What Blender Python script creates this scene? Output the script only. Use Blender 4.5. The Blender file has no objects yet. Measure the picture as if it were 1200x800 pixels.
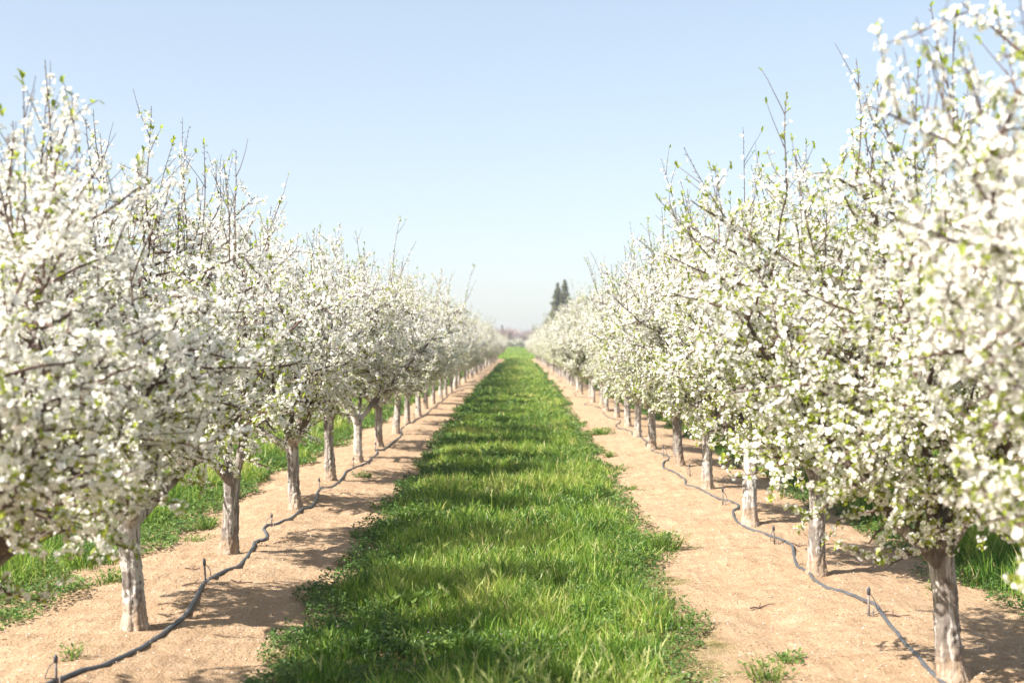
import bpy, math, random
import numpy as np
from mathutils import Vector

R = math.radians
SEED = 7
rng = np.random.default_rng(SEED)
random.seed(SEED)
scene = bpy.context.scene
COL = scene.collection

# ------------------------------------------------------------------ layout (metres; camera at x=0, y=0)
CAM_H = 1.8
FPX = 1500.0                       # focal length in photo pixels (1200 wide)
VPX, VPY = 606.0, 405.0            # vanishing point of the rows in the photo
ROWS = (-7.32, -2.47, 2.38, 7.25)
ROW_END = 166.0
SUN_EL, SHADOW_AZ = 44.0, 30.0     # shadows run to +x, 30 degrees forward

# ------------------------------------------------------------------ helpers
_ph = np.random.default_rng(3)
_W = [(_ph.uniform(0, 2*math.pi, 9), _ph.uniform(0, 2*math.pi, 9), _ph.uniform(.75, 1.35, 9)) for _ in range(6)]
def noise(x, y, wl, k=0):
    """smooth pseudo random field, about -1..1, wavelength wl"""
    a, p, s = _W[k]
    out = 0
    for i in range(9):
        f = 2*math.pi/wl*s[i]
        out = out + np.sin(f*(np.cos(a[i])*x + np.sin(a[i])*y) + p[i] + 1.3*np.sin(f*.37*(np.sin(a[i])*x-np.cos(a[i])*y)+p[i]*2))
    return out/3.6

def ground_z(x, y):
    x = np.asarray(x, float); y = np.asarray(y, float)
    z = np.zeros(np.broadcast(x, y).shape)
    for r in ROWS:
        z = z + .075*np.exp(-((x-r)/.75)**2)
    z = z + .012*noise(x, y, 1.7, 0) + .022*noise(x, y, 4.5, 1)
    near = np.clip((60-y)/40, 0, 1)*np.clip((13-np.abs(x))/4, 0, 1)
    z = z + near*(.011*noise(x, y, .55, 2) + .0065*noise(x, y, .23, 3)+.004*noise(x, y, .12, 4))
    z = z*np.clip((260-y)/60, 0, 1)
    t = np.clip((y-172)/130, 0, 1)
    return z + .95*t*t*(3-2*t)

def at(px, py):
    """photo pixel -> point of the ground"""
    z = 0.0
    for _ in range(12):
        d = FPX*(CAM_H-z)/(py-VPY)
        x = (px-VPX)/FPX*d
        z = float(ground_z(x, d))
    return Vector((x, d, z))

def link(o, parent=None):
    COL.objects.link(o)
    if parent is not None: o.parent = parent
    return o

def mesh_np(name, verts, polys, mats, smooth=False, attrs=None):
    """polys: list of (N x k index array, material index)"""
    me = bpy.data.meshes.new(name)
    verts = np.asarray(verts, np.float32)
    me.vertices.add(len(verts)); me.vertices.foreach_set('co', verts.ravel())
    polys = [(np.asarray(p, np.int32), m) for p, m in polys if len(p)]
    loops = np.concatenate([p.ravel() for p, m in polys])
    tot = np.concatenate([np.full(len(p), p.shape[1], np.int32) for p, m in polys])
    start = np.concatenate([[0], np.cumsum(tot)[:-1]]).astype(np.int32)
    me.loops.add(len(loops)); me.loops.foreach_set('vertex_index', loops)
    me.polygons.add(len(tot)); me.polygons.foreach_set('loop_start', start)
    me.polygons.foreach_set('loop_total', tot)
    me.polygons.foreach_set('material_index', np.concatenate([np.full(len(p), m, np.int32) for p, m in polys]))
    me.polygons.foreach_set('use_smooth', np.full(len(tot), smooth, bool))
    for m in mats: me.materials.append(m)
    for k, v in (attrs or {}).items():
        a = me.attributes.new(k, 'FLOAT', 'POINT'); a.data.foreach_set('value', np.asarray(v, np.float32))
    me.update(calc_edges=True); me.validate(verbose=False)
    return me

def obj(name, me, parent=None, loc=None, **props):
    o = bpy.data.objects.new(name, me)
    if loc is not None: o.location = loc
    for k, v in props.items(): o[k] = v
    return link(o, parent)

def empty(name, loc, label, category, group=None, rz=0):
    o = bpy.data.objects.new(name, None)
    o.empty_display_size = .2
    o.location = loc; o.rotation_euler = (0, 0, rz)
    o['label'] = label; o['category'] = category
    if group: o['group'] = group
    return link(o)

class Tubes:
    """collects tapered tubes into one vertex / face list"""
    def __init__(s): s.v = []; s.q = []; s.t = []; s.n = 0
    def add(s, pts, rad, sides=6, cap=True):
        P = np.asarray(pts, float); r = np.asarray(rad, float); n = len(P)
        T = np.gradient(P, axis=0); T /= np.linalg.norm(T, axis=1)[:, None]+1e-9
        ref = np.array([0., 0, 1]) if abs(T[0, 2]) < .9 else np.array([1., 0, 0])
        u = np.cross(T[0], ref); u /= np.linalg.norm(u)
        U = np.empty_like(P)
        for i in range(n):
            u = u - T[i]*np.dot(u, T[i]); u /= np.linalg.norm(u)+1e-9; U[i] = u
        V = np.cross(T, U)
        a = np.arange(sides)/sides*2*math.pi
        ring = P[:, None]+r[:, None, None]*(np.cos(a)[None, :, None]*U[:, None]+np.sin(a)[None, :, None]*V[:, None])
        base = s.n
        s.v.append(ring.reshape(-1, 3)); s.n += n*sides
        i = np.arange(n-1)[:, None]*sides; j = np.arange(sides)[None]; k = (j+1) % sides
        s.q.append(np.stack([base+i+j, base+i+k, base+i+sides+k, base+i+sides+j], -1).reshape(-1, 4))
        if cap:
            for e, ri, flip in ((P[0], 0, 1), (P[-1], n-1, 0)):
                s.v.append(e[None]); c = s.n; s.n += 1
                jj = base+ri*sides+np.arange(sides); kk = base+ri*sides+(np.arange(sides)+1) % sides
                tri = np.stack([kk, jj, np.full(sides, c)] if flip else [jj, kk, np.full(sides, c)], -1)
                s.t.append(tri)
    def mesh(s, name, mat, smooth=True):
        polys = [(np.concatenate(s.q), 0)]
        if s.t: polys.append((np.concatenate(s.t), 0))
        return mesh_np(name, np.concatenate(s.v), polys, [mat], smooth)

# ------------------------------------------------------------------ materials
def new_mat(name):
    m = bpy.data.materials.new(name); m.use_nodes = True
    nt = m.node_tree; nt.nodes.clear()
    out = nt.nodes.new('ShaderNodeOutputMaterial')
    return m, nt, out

class NB:
    def __init__(s, nt): s.nt = nt
    def n(s, typ, **kw):
        nd = s.nt.nodes.new(typ)
        for k, v in kw.items(): setattr(nd, k, v)
        return nd
    def l(s, a, b): s.nt.links.new(a, b)
    def noise(s, vec, scale, detail=4, rough=.6, dist=0):
        nd = s.n('ShaderNodeTexNoise'); nd.inputs['Scale'].default_value = scale
        nd.inputs['Detail'].default_value = detail; nd.inputs['Roughness'].default_value = rough
        nd.inputs['Distortion'].default_value = dist
        if vec is not None: s.l(vec, nd.inputs['Vector'])
        return nd.outputs['Fac']
    def ramp(s, fac, stops, interp='LINEAR'):
        nd = s.n('ShaderNodeValToRGB'); cr = nd.color_ramp; cr.interpolation = interp
        while len(cr.elements) < len(stops): cr.elements.new(.5)
        for e, (p, c) in zip(cr.elements, stops):
            e.position = p; e.color = (c, c, c, 1) if isinstance(c, (int, float)) else (*c, 1)
        s.l(fac, nd.inputs['Fac']); return nd.outputs['Color']
    def mix(s, fac, a, b, mode='MIX'):
        nd = s.n('ShaderNodeMix', data_type='RGBA', blend_type=mode)
        for sock, v in ((nd.inputs[0], fac), (nd.inputs[6], a), (nd.inputs[7], b)):
            if isinstance(v, (int, float)): sock.default_value = v
            elif isinstance(v, tuple): sock.default_value = (*v, 1)
            else: s.l(v, sock)
        return nd.outputs[2]
    def math(s, op, a, b=0.0, clamp=False):
        nd = s.n('ShaderNodeMath', operation=op, use_clamp=clamp)
        for sock, v in zip(nd.inputs, (a, b)):
            if isinstance(v, (int, float)): sock.default_value = v
            else: s.l(v, sock)
        return nd.outputs[0]
    def smooth(s, v, lo, hi):
        nd = s.n('ShaderNodeMapRange', interpolation_type='SMOOTHSTEP')
        s.l(v, nd.inputs[0]); nd.inputs[1].default_value = lo; nd.inputs[2].default_value = hi
        return nd.outputs[0]
    def bump(s, h, strength, dist):
        nd = s.n('ShaderNodeBump'); nd.inputs['Strength'].default_value = strength
        nd.inputs['Distance'].default_value = dist; s.l(h, nd.inputs['Height']); return nd.outputs['Normal']
    def attr(s, name):
        return s.n('ShaderNodeAttribute', attribute_name=name).outputs['Fac']

def leaf_mat(name, stops, transl=.4, tr_gain=1.25, rough=.5, spec=.25, attr='tone', tr_blue=.75):
    m, nt, out = new_mat(name); b = NB(nt)
    col = b.ramp(b.attr(attr), stops)
    p = b.n('ShaderNodeBsdfPrincipled'); b.l(col, p.inputs['Base Color'])
    p.inputs['Roughness'].default_value = rough; p.inputs['Specular IOR Level'].default_value = spec
    t = b.n('ShaderNodeBsdfTranslucent')
    b.l(b.mix(1.0, col, (tr_gain, tr_gain, tr_gain*tr_blue), 'MULTIPLY'), t.inputs['Color'])
    mx = b.n('ShaderNodeMixShader'); mx.inputs[0].default_value = transl
    b.l(p.outputs[0], mx.inputs[1]); b.l(t.outputs[0], mx.inputs[2]); b.l(mx.outputs[0], out.inputs[0])
    return m

def simple_mat(name, color, rough=.6, var=.25, scale=20, spec=.4, metal=0, bump=0):
    m, nt, out = new_mat(name); b = NB(nt)
    vec = b.n('ShaderNodeTexCoord').outputs['Object']
    f = b.noise(vec, scale, 5)
    lo = tuple(c*(1-var) for c in color); hi = tuple(min(1, c*(1+var)) for c in color)
    p = b.n('ShaderNodeBsdfPrincipled'); b.l(b.ramp(f, [(.3, lo), (.7, hi)]), p.inputs['Base Color'])
    p.inputs['Roughness'].default_value = rough; p.inputs['Specular IOR Level'].default_value = spec
    p.inputs['Metallic'].default_value = metal
    if bump: b.l(b.bump(f, .6, bump), p.inputs['Normal'])
    b.l(p.outputs[0], out.inputs[0]); return m

M = {}
def build_materials():
    # --- soil
    m, nt, out = new_mat('sandy_soil'); b = NB(nt)
    geo = b.n('ShaderNodeNewGeometry'); P = geo.outputs['Position']
    sep = b.n('ShaderNodeSeparateXYZ'); b.l(P, sep.inputs[0])
    X, Y = sep.outputs[0], sep.outputs[1]
    big = b.noise(P, .9, 4, .6); mid = b.noise(P, 6, 6, .65); fine = b.noise(P, 60, 5, .7)
    soil = b.ramp(mid, [(.28, (.32, .217, .132)), (.5, (.41, .288, .186)), (.72, (.48, .35, .237))])
    soil = b.mix(b.ramp(fine, [(.36, .75), (.5, 0.0)]), soil, (.2, .122, .07))
    rk = b.n('ShaderNodeMapping'); b.l(P, rk.inputs[0]); rk.inputs['Scale'].default_value = (1, .12, 1)
    rake = b.noise(rk.outputs[0], 9, 5, .65)
    soil = b.mix(b.math('MULTIPLY', b.smooth(rake, .52, .66), .3), soil, (.29, .182, .105))
    soil = b.mix(b.math('MULTIPLY', b.smooth(big, .52, .72), .4), soil, (.46, .325, .215))
    # cover under the grass: damp soil with thatch
    edge = b.math('MULTIPLY', b.math('SUBTRACT', b.noise(P, 2.2, 3), .5), .9)
    Xe = b.math('ADD', X, edge)
    aL = b.smooth(Xe, -1.5, -1.2); aR = b.math('SUBTRACT', 1.0, b.smooth(Xe, 1.0, 1.3))
    aisle = b.math('MULTIPLY', aL, aR)
    lft = b.math('MULTIPLY', b.smooth(Xe, -6.9, -6.6), b.math('SUBTRACT', 1.0, b.smooth(Xe, -3.8, -3.4)))
    rgt = b.math('MULTIPLY', b.smooth(Xe, 3.4, 3.8), b.math('SUBTRACT', 1.0, b.smooth(Xe, 6.5, 6.9)))
    cover = b.math('ADD', aisle, b.math('ADD', lft, rgt), True)
    thatch = b.ramp(b.noise(P, 14, 5, .7), [(.35, (.10, .085, .03)), (.5, (.17, .15, .06)), (.68, (.32, .25, .13))])
    col = b.mix(cover, soil, thatch)
    fargrass = b.ramp(b.noise(P, .25, 6, .7), [(.3, (.085, .15, .03)), (.55, (.14, .21, .045)), (.7, (.22, .23, .07))])
    far = b.smooth(b.math('ADD', Y, b.math('MULTIPLY', edge, 4.0)), 167.5, 169.5)
    wide = b.math('MAXIMUM', b.smooth(X, 9.0, 11.0), b.math('SUBTRACT', 1.0, b.smooth(X, -11.0, -9.0)))
    col = b.mix(b.math('MAXIMUM', far, wide), col, fargrass)
    p = b.n('ShaderNodeBsdfPrincipled'); b.l(col, p.inputs['Base Color'])
    p.inputs['Roughness'].default_value = .95; p.inputs['Specular IOR Level'].default_value = .1
    h = b.math('ADD', b.math('MULTIPLY', mid, 1.0), b.math('ADD', b.math('MULTIPLY', fine, .35), b.math('MULTIPLY', rake, .6)))
    b.l(b.bump(h, 1.0, .045), p.inputs['Normal']); b.l(p.outputs[0], out.inputs[0]); M['soil'] = m

    # --- trunk: flaking white paint over grey bark, soil-stained foot
    m, nt, out = new_mat('whitewashed_bark'); b = NB(nt)
    vec = b.n('ShaderNodeTexCoord').outputs['Object']
    info = b.n('ShaderNodeObjectInfo').outputs['Random']
    sep = b.n('ShaderNodeSeparateXYZ'); b.l(vec, sep.inputs[0]); Z = sep.outputs[2]
    off = b.n('ShaderNodeVectorMath', operation='ADD'); b.l(vec, off.inputs[0])
    comb = b.n('ShaderNodeCombineXYZ'); b.l(b.math('MULTIPLY', info, 37.0), comb.inputs[0]); b.l(comb.outputs[0], off.inputs[1])
    mp = b.n('ShaderNodeMapping'); b.l(off.outputs[0], mp.inputs[0]); mp.inputs['Scale'].default_value = (1, 1, .13)
    streak = b.noise(mp.outputs[0], 34, 6, .65, .6)
    blot = b.noise(off.outputs[0], 9, 6, .7)
    finer = b.noise(off.outputs[0], 70, 4, .7)
    bark = b.ramp(b.noise(off.outputs[0], 26, 6, .7), [(.3, (.055, .04, .033)), (.55, (.13, .10, .082)), (.75, (.22, .18, .15))])
    paint = b.ramp(blot, [(.3, (.32, .285, .25)), (.5, (.46, .43, .395)), (.7, (.60, .575, .545))])
    bare = b.math('ADD', b.math('MULTIPLY', streak, .75), b.math('MULTIPLY', blot, .35))
    bare = b.math('ADD', bare, b.math('MULTIPLY', b.math('SUBTRACT', info, .4), .12))
    flak = b.smooth(bare, .52, .60)
    zz = b.math('ADD', Z, b.math('MULTIPLY', b.math('SUBTRACT', blot, .5), .35))
    up = b.smooth(zz, .70, .86)
    col = b.mix(b.math('MAXIMUM', b.math('MULTIPLY', flak, .8), up), paint, bark)
    scar = b.smooth(b.noise(off.outputs[0], 5.5, 3, .55, .8), .60, .66)
    col = b.mix(b.math('MULTIPLY', scar, .75), col, (.075, .055, .045))
    foot = b.math('SUBTRACT', 1.0, b.smooth(zz, .06, .2))
    col = b.mix(b.math('MULTIPLY', foot, .6), col, (.36, .25, .16))
    p = b.n('ShaderNodeBsdfPrincipled'); b.l(col, p.inputs['Base Color'])
    p.inputs['Roughness'].default_value = .85; p.inputs['Specular IOR Level'].default_value = .2
    h = b.math('ADD', streak, b.math('MULTIPLY', finer, .3))
    b.l(b.bump(h, .8, .02), p.inputs['Normal']); b.l(p.outputs[0], out.inputs[0]); M['trunk'] = m

    M['bark'] = simple_mat('grey_brown_bark', (.17, .125, .105), .85, .45, 25, .2, 0, .01)
    M['twig'] = simple_mat('twig_bark', (.115, .075, .062), .75, .35, 15, .3)
    M['petal'] = leaf_mat('white_petal', [(0, (.83, .765, .735)), (.3, (.87, .85, .825)), (1, (.90, .895, .875))], .46, 1.05, .6, .2, 'tone', .96)
    M['heart'] = simple_mat('flower_heart', (.42, .40, .10), .7, .3, 60)
    M['calyx'] = simple_mat('flower_stalk', (.19, .22, .055), .6, .35, 60)
    M['leaf'] = leaf_mat('young_leaf', [(0, (.19, .26, .03)), (.5, (.30, .37, .045)), (1, (.44, .48, .08))], .5, 1.35, .4, .4)
    M['grass'] = leaf_mat('grass_blade', [(0, (.03, .08, .014)), (.35, (.09, .185, .024)), (.65, (.21, .33, .045)), (.88, (.38, .455, .09)), (.97, (.46, .41, .18)), (1, (.55, .46, .24))], .37, 1.25, .42, .35)
    M['weed'] = leaf_mat('weed_leaf', [(0, (.04, .09, .024)), (.5, (.10, .18, .042)), (1, (.22, .31, .08))], .35, 1.2, .5, .3)
    M['pink'] = simple_mat('weed_flower', (.6, .33, .52), .6, .2, 40)
    M['straw'] = leaf_mat('dry_straw', [(0, (.45, .33, .17)), (.5, (.62, .49, .28)), (1, (.72, .6, .38))], .15, 1, .7, .2)
    M['clod'] = simple_mat('soil_clod', (.38, .245, .15), .95, .25, 30, .1, 0, .01)
    M['ear'] = leaf_mat('grass_ear', [(0, (.30, .36, .11)), (.5, (.42, .46, .18)), (1, (.55, .55, .26))], .35, 1.1, .5, .3)
    M['hose'] = simple_mat('dusty_black_plastic', (.075, .08, .09), .40, .35, 12, .6, 0, 0)
    M['stake'] = simple_mat('weathered_stake', (.22, .19, .175), .6, .35, 40, .4)
    M['emitter'] = simple_mat('black_emitter', (.05, .05, .065), .45, .2, 40, .5)
    M['rust'] = simple_mat('rusty_tag', (.40, .15, .06), .7, .35, 50)
    M['conifer'] = leaf_mat('conifer_needle', [(0, (.10, .125, .075)), (.5, (.19, .20, .12)), (1, (.36, .29, .19))], .25, 1, .6, .2)
    M['bare'] = simple_mat('bare_twigs', (.30, .21, .19), .9, .3, .4)

# ------------------------------------------------------------------ ground
def build_ground():
    def axis(parts): return np.unique(np.concatenate([np.arange(a, b, s) for a, b, s in parts]))
    xp = axis([(0, 5.2, .05), (5.2, 13, .3), (13, 60, 5), (60, 1200.1, 60)])
    xs = np.concatenate([-xp[:0:-1], xp])
    ys = axis([(-40, 4.5, 3), (4.5, 20, .05), (20, 45, .15), (45, 180, 1.5), (180, 420, 6), (420, 1400.1, 70)])
    X, Y = np.meshgrid(xs, ys); Z = ground_z(X, Y)
    nx, ny = len(xs), len(ys)
    i = np.arange(ny-1)[:, None]*nx; j = np.arange(nx-1)[None]
    q = np.stack([i+j, i+j+1, i+nx+j+1, i+nx+j], -1).reshape(-1, 4)
    me = mesh_np('ground', np.stack([X, Y, Z], -1).reshape(-1, 3), [(q, 0)], [M['soil']], True)
    obj('ground', me, kind='structure')

# ------------------------------------------------------------------ grass, weeds, litter
def blades(P, h, w, az, lean, face, tone, segs=2):
    """P (N,3) -> vertices, faces, tone of N bent blades"""
    N = len(P); ts = np.linspace(0, 1, segs+1)
    d = np.stack([np.cos(az), np.sin(az), np.zeros(N)], -1)
    s = np.stack([np.cos(face), np.sin(face), np.zeros(N)], -1)
    V = []
    for k, t in enumerate(ts):
        c = P + d*(h*lean*t**1.8)[:, None]; c[:, 2] += h*t*(1-.35*lean*t)
        if k < segs:
            ww = w*(1-.55*t**1.5)*(.75 if k == 0 else 1)*.5
            V += [c-s*ww[:, None], c+s*ww[:, None]]
        else: V.append(c)
    nv = 2*segs+1
    V = np.stack(V, 1).reshape(-1, 3)
    b = np.arange(N)[:, None]*nv
    quads = np.concatenate([b+np.array([[2*k, 2*k+1, 2*k+3, 2*k+2]]) for k in range(segs-1)]) if segs > 1 else np.zeros((0, 4), int)
    tris = b+np.array([[2*segs-2, 2*segs-1, 2*segs]])
    return V, quads, tris, np.repeat(tone, nv)

class Soup:
    def __init__(s): s.V = []; s.p = []; s.t = []; s.n = 0
    def add(s, V, faces, tone):
        for f, m in faces: s.p.append((f+s.n, m))
        s.V.append(V); s.t.append(tone); s.n += len(V)
    def mesh(s, name, mats, smooth=False):
        groups = {}
        for f, m in s.p:
            if len(f): groups.setdefault((f.shape[1], m), []).append(f)
        return mesh_np(name, np.concatenate(s.V), [(np.concatenate(v), k[1]) for k, v in groups.items()], mats, smooth, {'tone': np.concatenate(s.t)})

def aisle_l(y): return -1.31-.14*np.clip((y-6)/30, 0, 1)+.14*noise(y*0, y, 1.9, 2)+.06*noise(y*0, y, .5, 3)
def aisle_r(y): return .84+.38*np.clip((y-6.5)/6, 0, 1)+.25*np.clip((y-18)/30, 0, 1)+.25*np.clip((y-60)/60, 0, 1)+.13*noise(y*0, y, 2.3, 4)+.06*noise(y*0, y, .6, 5)+.25*np.clip(noise(y*0, y, 9, 1)-.3, 0, 1)*np.clip((y-15)/10, 0, 1)

def sample_strip(x0, x1, y0, y1, d0, yref, power):
    """random points, density d0 up to yref then falling with distance"""
    if y1 <= y0: return np.zeros(0), np.zeros(0)
    yb = np.geomspace(y0, y1, 80)
    dens = d0*np.minimum(1, (yref/yb)**power)
    cnt = (dens[:-1]+dens[1:])/2*np.diff(yb)*(x1-x0)
    n = rng.poisson(cnt)
    y = np.concatenate([rng.uniform(a, b, k) for a, b, k in zip(yb[:-1], yb[1:], n)])
    return rng.uniform(x0, x1, len(y)), y

def grow_grass(name, label, x0, x1, y0, y1, lo, hi, d0, hgt, tone_shift=0., power=1.2):
    x, y = sample_strip(x0, x1, y0, y1, d0, 9.0, power)
    L, H = lo(y), hi(y)
    edge = np.minimum(x-L, H-x)
    patch = noise(x, y, 1.1, 0); patch2 = noise(x, y, 3.2, 5)
    keep = (edge > 0) & (rng.random(len(x)) < np.clip(edge/.25, .2, 1)*np.clip(1.0+.45*patch, .25, 1.1))
    x, y, edge, patch, patch2 = [a[keep] for a in (x, y, edge, patch, patch2)]
    n = len(x)
    far = np.maximum(1, y/9)
    h = hgt*(.7+.26*patch+.26*patch2+.28*noise(x, y, .3, 1))*rng.uniform(.4, 1.35, n)*np.clip(.5+edge/.5, .5, 1)
    h = np.clip(h, .03, 1)
    w = rng.uniform(.0038, .0098, n)*far**.85
    az = rng.uniform(0, 2*math.pi, n)
    lean = rng.uniform(.1, .75, n)
    face = rng.uniform(-.9, .9, n)
    tone = np.clip(.50+tone_shift+.25*patch2+.14*noise(x, y, .6, 4)+rng.normal(0, .21, n), 0, .93)
    tone = np.where(rng.random(n) < .05, rng.uniform(.93, 1, n), tone)
    P = np.stack([x, y, ground_z(x, y)-.005], -1)
    S = Soup()
    nearm = y < 16
    for mask, segs in ((nearm, 3), (~nearm, 2)):
        if mask.any():
            V, q, t, tn = blades(P[mask], h[mask], w[mask], az[mask], lean[mask], face[mask], tone[mask], segs)
            S.add(V, [(q, 0), (t, 0)], tn)
    return S

def leaflets(P, size, aspect, az, tilt, tone):
    """small folded oval leaves: 6 vertices, two quads"""
    N = len(P)
    d = np.stack([np.cos(az)*np.cos(tilt), np.sin(az)*np.cos(tilt), np.sin(tilt)], -1)
    s = np.stack([-np.sin(az), np.cos(az), np.zeros(N)], -1)
    up = np.cross(d, s)
    L = size[:, None]; W = (size*aspect)[:, None]*.5
    a = P; t = P+d*L - up*L*.12
    l1 = P+d*L*.3+s*W*.85+up*L*.07; l2 = P+d*L*.72+s*W*.8+up*L*.04
    r1 = P+d*L*.3-s*W*.85+up*L*.07; r2 = P+d*L*.72-s*W*.8+up*L*.04
    V = np.stack([a, l1, l2, t, r2, r1], 1).reshape(-1, 3)
    b = np.arange(N)[:, None]*6
    q = np.concatenate([b+np.array([[0, 3, 2, 1]]), b+np.array([[0, 5, 4, 3]])])
    return V, q, np.repeat(tone, 6)

def grow_weeds(x, y, height, size, S, tone_shift=0., pink=0.):
    n = len(x)
    far = np.maximum(1, y/9)
    bumpy = .55+.45*noise(x, y, .35, 1)+.3*noise(x, y, .9, 3)
    z = ground_z(x, y)+rng.uniform(.005, 1, n)**.6*height*np.clip(bumpy, .15, 1.5)
    sz = size*rng.uniform(.6, 1.4, n)*far**.8
    tone = np.clip(.42+tone_shift+.18*noise(x, y, .5, 5)+rng.normal(0, .2, n), 0, 1)
    V, q, tn = leaflets(np.stack([x, y, z], -1), sz, .75, rng.uniform(0, 6.283, n), rng.normal(.25, .45, n), tone)
    S.add(V, [(q, 0)], tn)
    if pink:
        k = rng.random(n) < pink
        m = int(k.sum())
        Pp = np.stack([x[k], y[k], z[k]+.018], -1)
        V, q, tn = leaflets(Pp, np.full(m, .011), 1.0, rng.uniform(0, 6.28, m), rng.uniform(0, .6, m), np.full(m, .5))
        S.add(V, [(q, 1)], tn)

def build_cover():
    big = lambda v: (lambda y: np.full_like(y, v))
    # aisle
    S = grow_grass('grass', '', -1.75, 2.3, 5.4, ROW_END+2, aisle_l, aisle_r, 4600, .185)
    # seed-headed taller stems in the near aisle (ears)
    E = Soup()
    n = 72
    x = np.concatenate([rng.uniform(-1.0, .85, 30), rng.normal(.3, .25, 42)])
    y = np.concatenate([6.2+rng.exponential(3.5, 30), rng.uniform(5.75, 6.5, 42)])
    h = rng.uniform(.2, .36, n); az = rng.uniform(0, 6.28, n); lean = rng.uniform(.15, .8, n)
    P = np.stack([x, y, ground_z(x, y)], -1)
    V, q, t, tn = blades(P, h, np.full(n, .0045), az, lean, rng.uniform(-.6, .6, n), rng.uniform(.5, .85, n), 3)
    S.add(V, [(q, 0), (t, 0)], tn)
    # each ear: awned spikelets fanned along the upper stem
    for i in range(n):
        k = 16; tt = np.linspace(.78, 1.08, k)
        d = np.array([math.cos(az[i]), math.sin(az[i]), 0])
        c = P[i]+d*(h[i]*lean[i]*tt**1.8)[:, None]; c[:, 2] += h[i]*tt*(1-.35*lean[i]*tt)
        V, q, t, tn = blades(c, np.full(k, .045), np.full(k, .0048), az[i]+rng.normal(0, .7, k), rng.uniform(.3, 1.1, k), rng.uniform(-1, 1, k), rng.uniform(0, 1, k), 2)
        E.add(V, [(q, 1), (t, 1)], tn)
    S.add(np.concatenate(E.V), [], np.concatenate(E.t)) if False else None
    off = S.n
    for f, m in E.p: S.p.append((f+off, m))
    S.V += E.V; S.t += E.t; S.n += E.n
    obj('grass', S.mesh('grass', [M['grass'], M['ear']]), kind='stuff', label='lush green grass strip down the middle of the orchard aisle', category='grass')
    # grass of the two neighbouring alleys
    lo = lambda y: -6.75+.15*noise(y*0, y, 1.5, 3)
    hi = lambda y: -3.45+.06*np.clip((y-8)/10, 0, 1)+.22*noise(y*0, y, 2.1, 4)
    S = grow_grass('g', '', -7.0, -3.0, 6.6, ROW_END, lo, hi, 2700, .30, .0, 1.3)
    obj('grass', S.mesh('grass', [M['grass']]), kind='stuff', label='tall green grass growing in the alley beyond the left tree row', category='grass')
    lo = lambda y: 3.42+.16*noise(y*0, y, 2.0, 2)
    hi = lambda y: 6.75+.15*noise(y*0, y, 1.5, 1)
    S = grow_grass('g', '', 3.1, 7.0, 6.0, ROW_END, lo, hi, 2800, .42, -.04, 1.3)
    obj('grass', S.mesh('grass', [M['grass']]), kind='stuff', label='tall dark green grass growing in the alley beyond the right tree row', category='grass')
    # far meadow behind the rows
    n = 26000
    y = rng.uniform(ROW_END+2, 345, n); x = rng.uniform(-14, 16, n)
    P = np.stack([x, y, ground_z(x, y)], -1)
    V, q, t, tn = blades(P, np.where(y > 296, 1.6, 1)*rng.uniform(.15, .5, n), rng.uniform(.08, .16, n)*np.where(y > 296, 2, 1), rng.uniform(0, 6.28, n), rng.uniform(.1, .6, n), rng.uniform(-.8, .8, n), np.clip(.62+.22*noise(x, y, 14, 2)+rng.normal(0, .12, n), 0, .95), 2)
    S = Soup(); S.add(V, [(q, 0), (t, 0)], tn)
    obj('grass', S.mesh('grass', [M['grass']]), kind='stuff', label='bright green meadow grass beyond the far end of the aisle', category='grass')
    # broadleaf weeds: left margin of the aisle, fringe of the right margin, margins of the side alleys
    S = Soup()
    x, y = sample_strip(-1.9, -.1, 5.6, 120, 5200, 8.0, 1.35)
    L = aisle_l(y)-.13
    k = (x > L) & (rng.random(len(x)) < np.clip(1.12-(x-L)/.85+.4*noise(x, y, 1.3, 2), 0, 1))
    grow_weeds(x[k], y[k], .14, .021, S, -.06, .006)
    x, y = sample_strip(.3, 2.4, 5.6, 120, 3800, 8.0, 1.35)
    H = aisle_r(y)+.12
    k = (x < H) & (rng.random(len(x)) < np.clip(.85-(H-x)/.5+.5*noise(x, y, 1.0, 4), 0, 1))
    grow_weeds(x[k], y[k], .10, .020, S, .0, .003)
    x, y = sample_strip(-1.3, 1.3, 5.6, 60, 2600, 8.0, 1.35)
    k = (x > aisle_l(y)) & (x < aisle_r(y)) & (rng.random(len(x)) < np.clip(1.8*(noise(x, y, 1.3, 3)-.05), 0, 1))
    grow_weeds(x[k], y[k], .17, .024, S, .12, .004)
    obj('weeds', S.mesh('weeds', [M['weed'], M['pink']]), kind='stuff', label='low broadleaf weeds with tiny pink flowers along the aisle margins', category='weeds')
    S = Soup()
    x, y = sample_strip(-5.6, -2.9, 6.5, 90, 3600, 9.0, 1.35)
    L = -3.2-.3*np.clip((9-y)/3, 0, 1)+.3*noise(y*0, y, 1.6, 3)
    k = (x < L) & (rng.random(len(x)) < np.clip(1.15-(L-x)/1.5+.3*noise(x, y, 1.1, 0), 0, 1))
    grow_weeds(x[k], y[k], .16, .024, S, .08)
    x, y = sample_strip(3.0, 5.2, 6.5, 90, 2600, 9.0, 1.35)
    H = 3.3+.2*noise(y*0, y, 1.6, 5)
    k = (x > H) & (rng.random(len(x)) < np.clip(.9-(x-H)/.7+.4*noise(x, y, 1.1, 1), 0, 1))
    grow_weeds(x[k], y[k], .15, .024, S, -.05)
    obj('weeds', S.mesh('weeds', [M['weed'], M['pink']]), kind='stuff', label='broadleaf weeds edging the alleys outside both tree rows', category='weeds')
    # clods of soil
    x, y = sample_strip(-4.2, 4.3, 6.2, 45, 420, 8.0, 1.0)
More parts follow.
